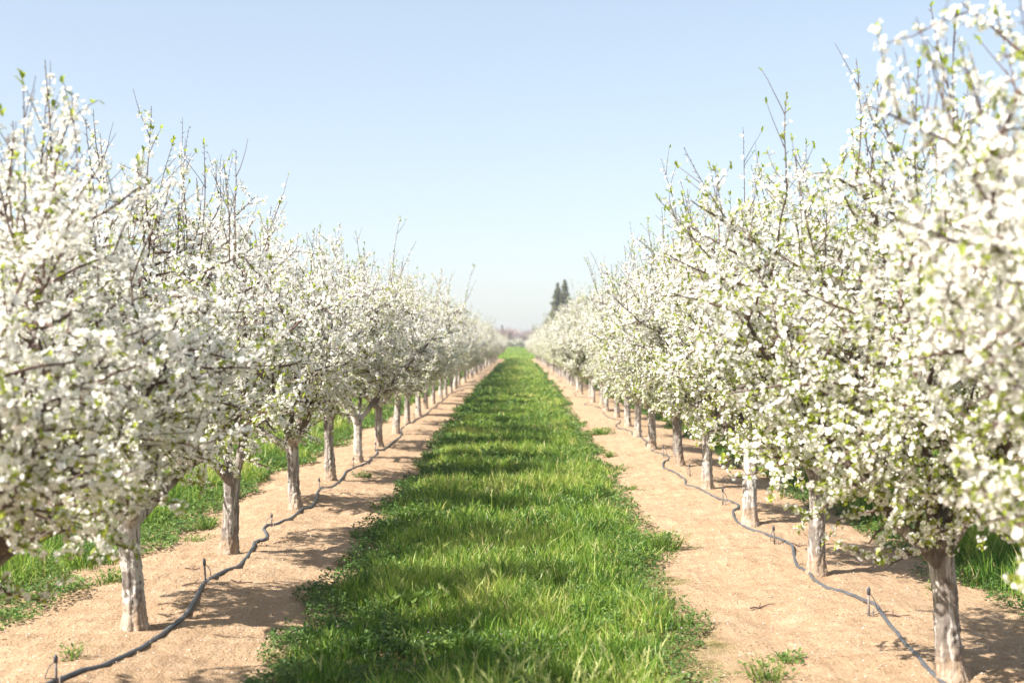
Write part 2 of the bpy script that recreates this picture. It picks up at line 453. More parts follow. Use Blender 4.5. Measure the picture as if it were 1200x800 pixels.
    k = ((x < aisle_l(y)+.1) | (x > aisle_r(y)-.1)) & (rng.random(len(x)) < .55+.45*noise(x, y, 1.2, 3))
    x, y = x[k], y[k]; n = len(x)
    s = .0035+.0045*rng.random(n)**2+(rng.random(n) < .06)*.009*rng.random(n)
    ico = np.array([[0, 0, 1], [.9, 0, .2], [.28, .85, .25], [-.72, .53, .2], [-.7, -.5, .3], [.3, -.85, .2], [0, 0, -.6]])
    V = np.stack([x, y, ground_z(x, y)], -1)[:, None]+ico[None]*s[:, None, None]*rng.uniform(.6, 1.4, (n, 7, 3))
    tri = np.array([[0, 1, 2], [0, 2, 3], [0, 3, 4], [0, 4, 5], [0, 5, 1], [6, 2, 1], [6, 3, 2], [6, 4, 3], [6, 5, 4], [6, 1, 5]])
    me = mesh_np('soil_clods', V.reshape(-1, 3), [((np.arange(n)[:, None, None]*7+tri[None]).reshape(-1, 3), 0)], [M['clod']])
    obj('soil_clods', me, kind='stuff', label='crumbs and clods of dry sandy soil on the bare strips', category='soil crumbs')
    # petals dropped under the trees
    m = 5200
    x = np.where(rng.random(m) < .5, ROWS[1], ROWS[2])+rng.normal(0, .75, m); y = 6.3+rng.exponential(11, m)
    k = ((x < aisle_l(y)) | (x > aisle_r(y)))
    x, y = x[k], y[k]; m = len(x)
    V, q, tn = leaflets(np.stack([x, y, ground_z(x, y)+.006], -1), rng.uniform(.007, .012, m), .9, rng.uniform(0, 6.28, m), rng.normal(0, .3, m), rng.uniform(0, 1, m))
    obj('fallen_petals', mesh_np('fallen_petals', V, [(q, 0)], [M['petal']], False, {'tone': tn}), kind='stuff', label='white petals dropped on the soil under the trees', category='petals')
    # straw litter by the grass edges
    S = Soup()
    x, y = sample_strip(-4.0, 4.3, 6.2, 40, 900, 8.0, 1.2)
    dl = np.abs(x-aisle_l(y)); dr = np.abs(x-aisle_r(y)-.1); d3 = np.abs(x-3.4); d4 = np.abs(x+3.3)
    prob = np.maximum.reduce([np.exp(-(dl/.2)**2)*.5, np.exp(-(dr/.22)**2)*.9*np.clip(.5+noise(x, y, 1.8, 1), 0, 1), np.exp(-(d3/.35)**2)*.6, np.exp(-(d4/.3)**2)*.25, np.full(len(x), .012)])
    k = rng.random(len(x)) < prob; x, y = x[k], y[k]; n = len(x)
    V, q, t, tn = blades(np.stack([x, y, ground_z(x, y)+.004], -1), rng.uniform(.02, .09, n), rng.uniform(.002, .0045, n)*np.maximum(1, y/9)**.6, rng.uniform(0, 6.28, n), np.full(n, 2.2), rng.uniform(0, 6.28, n), rng.uniform(0, 1, n), 2)
    gx = ground_z(V[:, 0], V[:, 1]); V[:, 2] = np.maximum(gx+.003, gx+(V[:, 2]-gx)*.15)
    S.add(V, [(q, 0), (t, 0)], tn)
    obj('straw_litter', S.mesh('straw_litter', [M['straw']]), kind='stuff', label='scattered dry straw lying along the grass edges', category='straw')

def tuft(px, py, rad, hgt, n, label, grassy=.3, size=.024):
    """one weed plant on the bare soil"""
    c = at(px, py); S = Soup()
    a = rng.uniform(0, 6.283, n); r = rad*np.sqrt(rng.random(n))*(.7+.3*np.sin(3*a+px))
    x, y = r*np.cos(a)*1.25, r*np.sin(a)
    zg = ground_z(x+c.x, y+c.y)-c.z
    z = zg+rng.uniform(.02, 1, n)*hgt*(1-.6*(r/rad)**2)
    sz = size*rng.uniform(.6, 1.4, n)*max(1, c.y/12)**.7
    V, q, tn = leaflets(np.stack([x, y, z], -1), sz, .6, a+rng.normal(0, .8, n), rng.normal(.35, .4, n), np.clip(rng.normal(.55, .22, n), 0, 1))
    S.add(V, [(q, 0)], tn)
    for i in range(0, n, 2):
        e = np.array([x[i], y[i], z[i]]); mid = e*[.5, .5, .75]+[0, 0, .01]; w_ = .0013*max(1, c.y/12)
        sd = np.array([-e[1], e[0], 0]); sd = sd/(np.linalg.norm(sd)+1e-6)*w_
        o0 = np.array([0, 0, -.015])
        S.add(np.array([o0-sd, o0+sd, mid+sd, mid-sd, e+sd*.6, e-sd*.6]), [(np.array([[0, 1, 2, 3], [3, 2, 4, 5]]), 0)], np.full(6, .5))
    m = int(n*grassy)
    a = rng.uniform(0, 6.283, m); r = rad*.5*np.sqrt(rng.random(m))
    x, y = r*np.cos(a), r*np.sin(a)
    V, q, t, tn = blades(np.stack([x, y, ground_z(x+c.x, y+c.y)-c.z], -1), rng.uniform(.5, 1.3, m)*hgt*1.2, np.full(m, .006*max(1, c.y/10)), a, rng.uniform(.3, 1., m), rng.uniform(-1, 1, m), rng.uniform(.3, .8, m), 2)
    S.add(V, [(q, 1), (t, 1)], tn)
    obj('weed_tuft', S.mesh('weed_tuft', [M['weed'], M['grass']]), None, c, label=label, category='weed', group='weeds growing on the bare soil strips')

def build_tufts():
    T = [
     (128, 682, .20, .10, 160, 'green weed tuft on bare soil just left of the nearest full trunk'),
     (84, 768, .10, .08, 46, 'small sprig of weed beside the sprinkler stake at the bottom left corner'),
     (92, 690, .13, .04, 50, 'thin flat weed patch nearest the leafy verge left of the nearest trunk'),
     (243, 617, .18, .12, 150, 'leafy weed clump left of the second full trunk of the left row'),
     (224, 634, .25, .05, 80, 'flat sprawling weed patch just below the leafy clump by the second left trunk'),
     (428, 559, .20, .07, 90, 'lone weed on the shaded soil between left hose and grass'),
     (702, 509, .42, .13, 260, 'long weed patch spreading from the grass onto the right soil strip'),
     (714, 536, .11, .09, 80, 'small round weed tuft alone on the right soil strip'),
     (725, 549, .22, .05, 80, 'low weed trail on the right soil strip just below the small round tuft'),
     (692, 525, .22, .09, 110, 'dark weed clump hugging the right grass edge below the long weed patch'),
     (780, 644, .26, .17, 320, 'bushy sprawling weed at the right edge of the grass'),
     (738, 574, .16, .05, 70, 'faint weed trail beside the right grass edge above the bushy weed'),
     (922, 775, .13, .045, 90, 'flat leafy weed on bare soil near the bottom right corner'),
     (898, 796, .20, .12, 150, 'weed clump at the bottom edge beside the grass corner'),
     (1096, 692, .08, .07, 46, 'tiny weed on pale soil left of the nearest right trunk'),
     (1040, 622, .30, .08, 150, 'low weeds on straw littered soil right of the second right trunk'),
     (418, 663, .17, .10, 120, 'pale leafy weed jutting from the left grass edge onto the soil'),
    ]
    for a in T: tuft(*a[:5], a[5])
    # the broad-leaved dock in the grass
    c = at(483, 716); root = empty('dock_plant', c, 'broad leaved dock plant with curling wavy leaves standing in the grass', 'plant')
    L = Soup(); n = 15; K = 7
    for i in range(n):
        az = i*2.4+rng.uniform(-.3, .3); ln = rng.uniform(.2, .36); el = rng.uniform(.75, 1.35)
        t = np.linspace(0, 1, K)
        ang = el-t*rng.uniform(.7, 2.2)
        dx = np.concatenate([[0], np.cumsum(np.cos(ang[:-1]))])*ln/K; dz = np.concatenate([[0], np.cumsum(np.sin(ang[:-1]))])*ln/K
        w = ln*.26*np.sin(np.clip(t*.95+.05, 0, 1)*math.pi)**.7*.5+.002
        cc = np.stack([dx*math.cos(az), dx*math.sin(az), dz], -1)
        s = np.array([-math.sin(az), math.cos(az), 0])
        wav = .012*np.sin(t*14+i)[:, None]*np.array([0, 0, 1.])
        V = np.concatenate([cc-s*w[:, None]+wav, cc+[0, 0, -.008], cc+s*w[:, None]-wav])
        k = np.arange(K-1)
        q = np.concatenate([np.stack([k, k+1, K+k+1, K+k], -1), np.stack([K+k, K+k+1, 2*K+k+1, 2*K+k], -1)])
        L.add(V, [(q, 0)], np.full(len(V), rng.uniform(.2, 1)))
    obj('leaves', L.mesh('leaves', [M['weed']], True), root)
    Tb = Tubes(); Tb.add([(0, 0, -.02), (.01, 0, .1), (.0, .01, .2)], [.008, .006, .003], 6); obj('stem', Tb.mesh('stem', M['calyx']), root)

# ------------------------------------------------------------------ blossom trees
def grow(r, p, d, length, n, wander, up):
    pts = [np.array(p, float)]; d = np.array(d, float); d /= np.linalg.norm(d)
    st = length/n
    for _ in range(n):
        d = d+r.normal(0, wander, 3)+np.array([0, 0, up]); d /= np.linalg.norm(d)
        pts.append(pts[-1]+d*st)
    return np.array(pts)

def perp(r, d):
    v = r.normal(0, 1, 3); v -= d*np.dot(v, d); return v/np.linalg.norm(v)

def path_at(pts, t):
    f = t*(len(pts)-1); i = min(int(f), len(pts)-2); u = f-i
    d = pts[i+1]-pts[i]
    return pts[i]*(1-u)+pts[i+1]*u, d/np.linalg.norm(d)

def make_tree_meshes(seed, shoots, leafy, topbare=.3, base=.9):
    r = np.random.default_rng(seed)
    TR = Tubes(); BR = Tubes()
    H0 = r.uniform(.62, .76); lean = r.normal(0, .035, 2)
    zz = np.array([-.12, 0, .08, .25, .45, H0-.06, H0+.04])
    tp = np.stack([lean[0]*zz+.008*np.sin(zz*9), lean[1]*zz, zz], -1)
    TR.add(tp, [.112, .088, .069, .062, .060, .068, .05], 14)
    def inside(p, f=1.0):
        q = (p-np.array([0, 0, 1.93]))/np.array([1.26, 1.26, 1.22]); return np.dot(q, q) < f
    nl = int(r.integers(3, 6)); a0 = r.uniform(0, 6.28)
    limbs = []
    for i in range(nl):
        az = a0+i*6.283/nl+r.normal(0, .25); tilt = r.uniform(R(26), R(52))
        d = (math.sin(tilt)*math.cos(az), math.sin(tilt)*math.sin(az), math.cos(tilt))
        p0 = tp[5]+np.array([0, 0, -r.uniform(.0, .1)])
        limbs.append((grow(r, p0, d, r.uniform(1.45, 1.95), 11, .085, .05), r.uniform(.042, .053)))
    limbs.append((grow(r, tp[5], (r.normal(0, .12), r.normal(0, .12), 1), r.uniform(1.4, 1.8), 10, .1, .03), .036))
    # forks on the limbs
    for pts, rad in list(limbs):
        for t in (r.uniform(.2, .35), r.uniform(.4, .55)):
            p, d = path_at(pts, t); v = d*.8+perp(r, d)*.75+np.array([0, 0, .1]); v[2] = max(v[2], .5)
            limbs.append((grow(r, p, v, r.uniform(.9, 1.35), 8, .1, .04), rad*.55))
    cut = []
    for pts, rad in limbs:
        n = len(pts)
        while n > 5 and not inside(pts[n-1], .92): n -= 1
        cut.append((pts[:n], rad))
    limbs = cut
    for pts, rad in limbs:
        TR.add(pts, rad*.9*np.linspace(1, .22, len(pts))**.9, 9)
    sites = []      # (point, direction, weight)
    tips = []
    lat = []
    for pts, rad in limbs:
        ln = np.linalg.norm(np.diff(pts, axis=0), axis=1).sum()
        for t in np.arange(.08, 1.0, .072/ln):
            p, d = path_at(pts, min(.99, t+r.uniform(-.02, .02)))
            if p[2] < base and r.random() < .8: continue
            out = np.array([p[0], p[1], .0]); out /= np.linalg.norm(out)+.2
            v = perp(r, d)*.95+d*.35+out*.35+np.array([0, 0, r.uniform(-.25, .35)])
            L = r.uniform(.35, .95)*(1.08-.35*t)
            if p[2] < 1.2: v[2] -= .2
            q = grow(r, p, v, L, 6, .12, .02)
            while (not inside(q[-1], 1.12) or q[-1][2] < base-.1+r.normal(0, .08)) and len(q) > 3: q = q[:-1]
            BR.add(q, np.linspace(.0105, .003, len(q))*(1.1-.3*t), 5, False); lat.append(q)
        q = pts[int(len(pts)*.55):]; lat.append(q)
    for q in lat:
        ln = np.linalg.norm(np.diff(q, axis=0), axis=1).sum()
        for t in np.arange(.08, 1.0, .062/max(ln, .1)):
            p, d = path_at(q, t); v = perp(r, d)+d*.5+np.array([0, 0, .15])
            L = r.uniform(.05, .3)
            w = grow(r, p, v, L, 3, .14, .03)
            if not inside(w[-1], 1.2): continue
            BR.add(w, np.linspace(.0035, .0015, 4), 3, False)
            if r.random() < .93:
                for s in np.arange(.1, 1.01, .0135/L): sites.append((*path_at(w, min(s, .999)), 1))
            tips.append((w[-1], w[-1]-w[-2]))
        for s in np.arange(.12, .97, .018/max(ln, .1)):
            if r.random() < .8: sites.append((*path_at(q, s), 1))
    # upright new shoots above the crown
    order = sorted(lat, key=lambda q: -q[-1][2])[:60]
    for i in range(shoots):
        q = order[int(r.integers(0, len(order)))]
        p, d = path_at(q, r.uniform(.3, .95)); v = np.array([p[0]*.22, p[1]*.22, 1.0])+r.normal(0, .16, 3)
        L = r.uniform(.25, .7)*(1.3 if r.random() < .12 else 1)
        w = grow(r, p, v, L, 7, .05, .02)
        BR.add(w, np.linspace(.0044, .0015, 8), 4, False)
        fl = r.random() > topbare
        top = r.uniform(.55, .9) if fl else .3
        for s in np.arange(.02, top, .02/L):
            if r.random() < .75: sites.append((*path_at(w, s), 1))
        for s in np.arange(top, .98, .035/L):
            p, d = path_at(w, s); u = perp(r, d)*.8+d*.7
            tw = grow(r, p, u, r.uniform(.008, .028), 2, .05, 0)
            BR.add(tw, [.0024, .0022, .0012], 3, False)
            if r.random() < .35: tips.append((tw[-1], u))
            if r.random() < .28: sites.append((tw[-1], d, 1))
        for s in r.uniform(.35, .8, 2):
            p, d = path_at(w, s); u = perp(r, d)*.55+d
            tw = grow(r, p, u, r.uniform(.1, .3), 4, .06, .02)
            BR.add(tw, np.linspace(.003, .0012, 5), 3, False); tips.append((tw[-1], d))
            if fl:
                for s2 in np.arange(.05, .7, .14): sites.append((*path_at(tw, s2), 1))
        tips.append((w[-1], d))
    # ---- trunk surface: one remeshed skin
    tmp = bpy.data.objects.new('tmp', TR.mesh('tmp', M['trunk'])); COL.objects.link(tmp)
    md = tmp.modifiers.new('r', 'REMESH'); md.mode = 'VOXEL'; md.voxel_size = .011
    dg = bpy.context.evaluated_depsgraph_get(); dg.update()
    me = bpy.data.meshes.new_from_object(tmp.evaluated_get(dg))
    old = tmp.data; bpy.data.objects.remove(tmp); bpy.data.meshes.remove(old)
    co = np.empty(len(me.vertices)*3, np.float32); no = co.copy()
    me.vertices.foreach_get('co', co); me.vertex_normals.foreach_get('vector', no)
    co = co.reshape(-1, 3); no = no.reshape(-1, 3)
    ang = np.arctan2(co[:, 1], co[:, 0])
    k = np.clip(1.1-co[:, 2], .25, 1)
    disp = .006*noise(ang*2.2, co[:, 2]*.5, 1.1, 1)+.004*noise(co[:, 0]*1.7+co[:, 1], co[:, 2]*.8, .06, 2)+.003*noise(co[:, 0]-co[:, 1], co[:, 2], .03, 3)
    co = co+no*(disp*k)[:, None]
    me.vertices.foreach_set('co', co.astype(np.float32).ravel())
    me.polygons.foreach_set('use_smooth', np.ones(len(me.polygons), bool))
    me.materials.clear(); me.materials.append(M['trunk']); me.name = 'trunk'; me.update()
    trunk = me
    branches = BR.mesh('branches', M['twig'])
    # ---- blossoms
    S = np.array([np.concatenate([a, b]) for a, b, _ in sites])
    p, d = S[:, :3], S[:, 3:]
    dens = noise(p[:, 0]+p[:, 2]*.7, p[:, 1]*1.1+p[:, 2]*.5, .55, 2)
    low = np.clip((1.35-p[:, 2])/.6, 0, 1)
    clump = noise(p[:, 0]*1.1-p[:, 2]*.5, p[:, 1]+p[:, 2]*.8, .27, 4)
    e = (p-np.array([0, 0, 1.93]))/np.array([1.26, 1.26, 1.22]); ee = np.sqrt((e*e).sum(1))
    keep = r.random(len(p)) < np.clip(.93+.26*dens+.36*clump-.10*low, .08, 1)*np.clip(.45+.9*(ee-.25), .45, 1)
    p, d = p[keep], d[keep]
    # a spur carries one or two flowers
    two = r.random(len(p)) < .5
    p = np.concatenate([p, p[two]]); d = np.concatenate([d, d[two]])
    N = len(p)
    pr = r.normal(0, 1, (N, 3)); pr -= d*(pr*d).sum(1)[:, None]; pr /= np.linalg.norm(pr, axis=1)[:, None]
    nrm = pr+d*r.uniform(-.2, .5, N)[:, None]+np.array([0, 0, .25])+.35*p/np.linalg.norm(p[:, :2], axis=1)[:, None].clip(.5)*[1, 1, 0]
    nrm /= np.linalg.norm(nrm, axis=1)[:, None]
    c = p+nrm*r.uniform(.008, .026, N)[:, None]
    u = np.cross(nrm, r.normal(0, 1, (N, 3))); u /= np.linalg.norm(u, axis=1)[:, None]; v = np.cross(nrm, u)
    rad = r.uniform(.0125, .0175, N); cup = r.uniform(.05, .75, N)
    rad = np.where(r.random(N) < .08, rad*.55, rad)
    petals = []
    for k in range(5):
        a = k*2*math.pi/5+r.normal(0, .12, N)
        e = np.cos(a)[:, None]*u+np.sin(a)[:, None]*v; f = -np.sin(a)[:, None]*u+np.cos(a)[:, None]*v
        cu = np.clip(cup+r.normal(0, .15, N), -.15, 1.1)
        e2 = e*np.cos(cu)[:, None]+nrm*np.sin(cu)[:, None]
        rr = rad[:, None]
        petals += [c+e*rr*.12, c+e2*rr*.68+f*rr*.47, c+e2*rr*1.0+nrm*rr*.06, c+e2*rr*.68-f*rr*.47]
    heart = [c+nrm*rad[:, None]*.14+(np.cos(a)*u+np.sin(a)*v)*rad[:, None]*.2 for a in (0, 2.1, 4.2)]
    w = .0011
    stalk = [p-u*w, p+u*w, c+u*w, c-u*w]
    allv = np.stack(petals+heart+stalk, 1); nv = allv.shape[1]
    b = np.arange(N)[:, None]*nv
    pq = np.concatenate([b+np.array([[4*k, 4*k+1, 4*k+2, 4*k+3]]) for k in range(5)])
    tone = np.repeat(np.clip(r.normal(.55, .25, N), 0, 1), nv)
    blossoms = mesh_np('blossoms', allv.reshape(-1, 3), [(pq, 0), (b+np.array([[20, 21, 22]]), 1), (b+np.array([[23, 24, 25, 26]]), 2)], [M['petal'], M['heart'], M['calyx']], False, {'tone': tone})
    # ---- young leaves
    tp_ = np.array([a for a, _ in tips]); td = np.array([b/np.linalg.norm(b) for _, b in tips])
    pick = r.random(len(tp_)) < np.clip(leafy*(.75+1.9*np.clip((2.0-tp_[:, 2])/1.1, 0, 1)), 0, .95)
    tp_, td = tp_[pick], td[pick]
    some = r.random(len(p)) < .16*leafy*(1+2.4*np.clip((1.8-p[:, 2])/1., 0, 1))
    tp_ = np.concatenate([tp_, p[some]+nrm[some]*.012]); td = np.concatenate([td, nrm[some]])
    rep = r.integers(2, 6, len(tp_)); P = np.repeat(tp_, rep, 0); D = np.repeat(td, rep, 0); n = len(P)
    P = P-D*r.uniform(0, .03, n)[:, None]
    dd = D*.8+r.normal(0, .5, (n, 3))+[0, 0, .25]; dd /= np.linalg.norm(dd, axis=1)[:, None]
    V, q, tn = leaflets(P, r.uniform(.018, .04, n), .48, np.arctan2(dd[:, 1], dd[:, 0]), np.arcsin(np.clip(dd[:, 2], -1, 1)), np.clip(r.normal(.55, .25, n), 0, 1))
    leaves = mesh_np('leaves', V, [(q, 0)], [M['leaf']], True, {'tone': tn})
    print('tree', seed, 'flowers', N, 'leaves', n)
    return trunk, branches, blossoms, leaves

ORD = ['first', 'second', 'third', 'fourth', 'fifth', 'sixth', 'seventh', 'eighth', 'ninth', 'tenth', 'eleventh', 'twelfth', 'thirteenth', 'fourteenth']

def build_trees():
    kinds = [make_tree_meshes(100+i, shoots=(34, 40, 32, 38, 44, 48, 38, 44)[i], leafy=(.42, .6, .36, .5, .8, .62, .95, .5)[i],
                              topbare=(.35, .5, .3, .4, .6, .5, .45, .55)[i], base=(1.0, .92, 1.0, .9, .66, .85, .74, .62)[i]) for i in range(8)]
    rr = np.random.default_rng(21)
    near = {('left', 0): (0, 5.2), ('left', 1): (0, 0.5), ('left', 2): (2, 5.6), ('right', 0): (7, 4.9), ('right', 1): (4, 2.8), ('right', 2): (6, 3.5)}
    def put(k, x, y, rz, sc, label, group, tilt=(0, 0)):
        z = float(ground_z(x, y))
        root = empty('blossom_tree', (x, y, z), label, 'tree', group, rz)
        root.scale = (sc[0], sc[0]*(1 if rr.random() < .5 or y < 12 else -1), sc[1])
        root.rotation_euler = (tilt[0], tilt[1], rz)
        tk, br, bl, lf = kinds[k]
        obj('trunk', tk, root); obj('branches', br, root); obj('blossoms', bl, root); obj('leaves', lf, root)
    g = 'blossom trees planted in two rows along the aisle'
    left_lab = {0: 'blurred blossom tree hanging in from the left edge, its own trunk out of frame',
                1: 'nearest blossom tree of the left row whose trunk shows, forking low above the black hose',
                2: 'second left row tree with a narrow trunk splitting into a clear Y'}
    right_lab = {0: 'closest blurred blossom tree at the right edge with long bare shoots against the sky',
                 1: 'blossom tree on the stout leaning trunk at the bottom right corner'}
    # photo pixels of the trunk feet, near ones
    LX = [None, (158, 735), (268, 648), (346, 595), (387, 563), (420, 541), (444, 522), (464, 508), (477, 496), (490, 487)]
    RX = [None, (1116, 796), (957, 672), (879, 613), (829, 573), (796, 546), (764, 525), (747, 511), (736, 500), (723, 490)]
    step = 3.02
    for side, X0, first, spots, labs in (('left', ROWS[1], 5.2, LX, left_lab), ('right', ROWS[2], 3.85, RX, right_lab)):
        y = first; i = 0; prev = -1
        while y < ROW_END:
            if i < len(spots) and spots[i]:
                c = at(*spots[i]); x, yy = c.x, c.y
            else:
                x, yy = X0+rr.normal(0, .05), y+rr.normal(0, .1)
            k = int(rr.integers(0, 4))
            if k == prev % 4: k = (k+1+int(rr.integers(0, 2))) % 4
            if side == 'right': k += 4
            prev = k
            if side == 'left': sc = (rr.uniform(.98, 1.1), rr.uniform(1.0, 1.14))
            else: sc = (rr.uniform(.97, 1.1), rr.uniform(1.02, 1.15))
            sc = {('left', 0): (1.06, .97), ('left', 1): (1.04, 1.06), ('left', 2): (1.04, 1.1), ('right', 0): (.97, 1.12), ('right', 1): (1.04, 1.02), ('right', 2): (1.0, 1.04)}.get((side, i), sc)
            if i in labs: lab = labs[i]
            elif i <= 13: lab = f'{ORD[i-1]} blossom tree from the front of the {side} row, counting the pale trunks that show'
            else: lab = f'small far blossom tree merging with its neighbours towards the end of the {side} row'
            rz = rr.uniform(0, 6.283)
            if (side, i) in near: k, rz = near[(side, i)]; prev = k
            tilt = (R(rr.normal(0, 1.6)), R(rr.normal(0, 1.6)))
            if (side, i) == ('right', 1): tilt = (0, R(4.5))
            put(k, x, yy, rz, sc, lab, g, tilt)
            y = yy+step; i += 1
    # rows beyond
    for side, X0 in (('left', ROWS[0]), ('right', ROWS[3])):
        y = 9.0
        while y < 52:
            put(int(rr.integers(0, 8)), X0+rr.normal(0, .06), y+rr.normal(0, .1), rr.uniform(0, 6.283), (rr.uniform(.92, 1.05), rr.uniform(.92, 1.02)),
                f'blossom tree of the next row glimpsed behind the {side} row', f'blossom trees of the next row beyond the {side} row')
            y += step
    # the cross row beyond the far meadow
    xs = [-14.2, -9.6, -4.9, -.4, 4.6, 9.2, 14.1, 18.6]
    for x in xs:
        lab = 'pale round tree facing down the aisle beyond the far meadow' if x == -.4 else 'distant pale tree of the cross row behind the far meadow'
        put(int(rr.integers(0, 8)), x, 303+rr.normal(0, 1.5), rr.uniform(0, 6.283), (1.75 if x != -.4 else 1.9, 1.02), lab, 'distant pale trees across the end of the aisle')

# ------------------------------------------------------------------ irrigation
LEFT_HOSE = [(40, 812), (56, 804), (70, 798), (86, 791), (120, 779), (150, 767), (172, 755), (192, 743), (210, 728), (222, 716), (230, 700), (238, 684), (252, 676), (270, 667), (285, 656), (295, 646), (301, 637), (310, 633), (313, 629), (311, 624), (309, 620), (314, 616), (326, 614), (341, 608), (353, 600), (364, 594), (371, 586), (372, 577), (377, 572), (392, 569), (402, 560), (407, 552), (417, 547), (432, 541), (442, 532), (441, 528), (450, 526), (462, 517), (470, 510), (471, 502), (485, 494), (500, 485), (511, 475), (521, 467), (530, 459)]
RIGHT_HOSE = [(1128, 822), (1116, 811), (1104, 800), (1092, 788), (1077, 770), (1059, 753), (1047, 737), (1032, 717), (1020, 707), (999, 699), (969, 690), (954, 681), (946, 671), (934, 663), (930, 650), (928, 640), (918, 634), (907, 630), (874, 618), (863, 610), (859, 601), (865, 593), (848, 586), (831, 579), (817, 571), (804, 568), (803, 562), (795, 556), (779, 549), (777, 545), (778, 541), (784, 536), (775, 532), (763, 528), (757, 522), (757, 517), (742, 510), (739, 505), (724, 502), (722, 498), (727, 493), (714, 490), (707, 484), (705, 478)]

def catmull(P, n=6):
    P = np.array(P, float); out = []
    Q = np.concatenate([[2*P[0]-P[1]], P, [2*P[-1]-P[-2]]])
    for i in range(1, len(Q)-2):
        a, b, c, d = Q[i-1], Q[i], Q[i+1], Q[i+2]
        for t in np.arange(n)/n:
            out.append(.5*(2*b+(c-a)*t+(2*a-5*b+4*c-d)*t*t+(3*b-a-3*c+d)*t**3))
    out.append(P[-1]); return np.array(out)

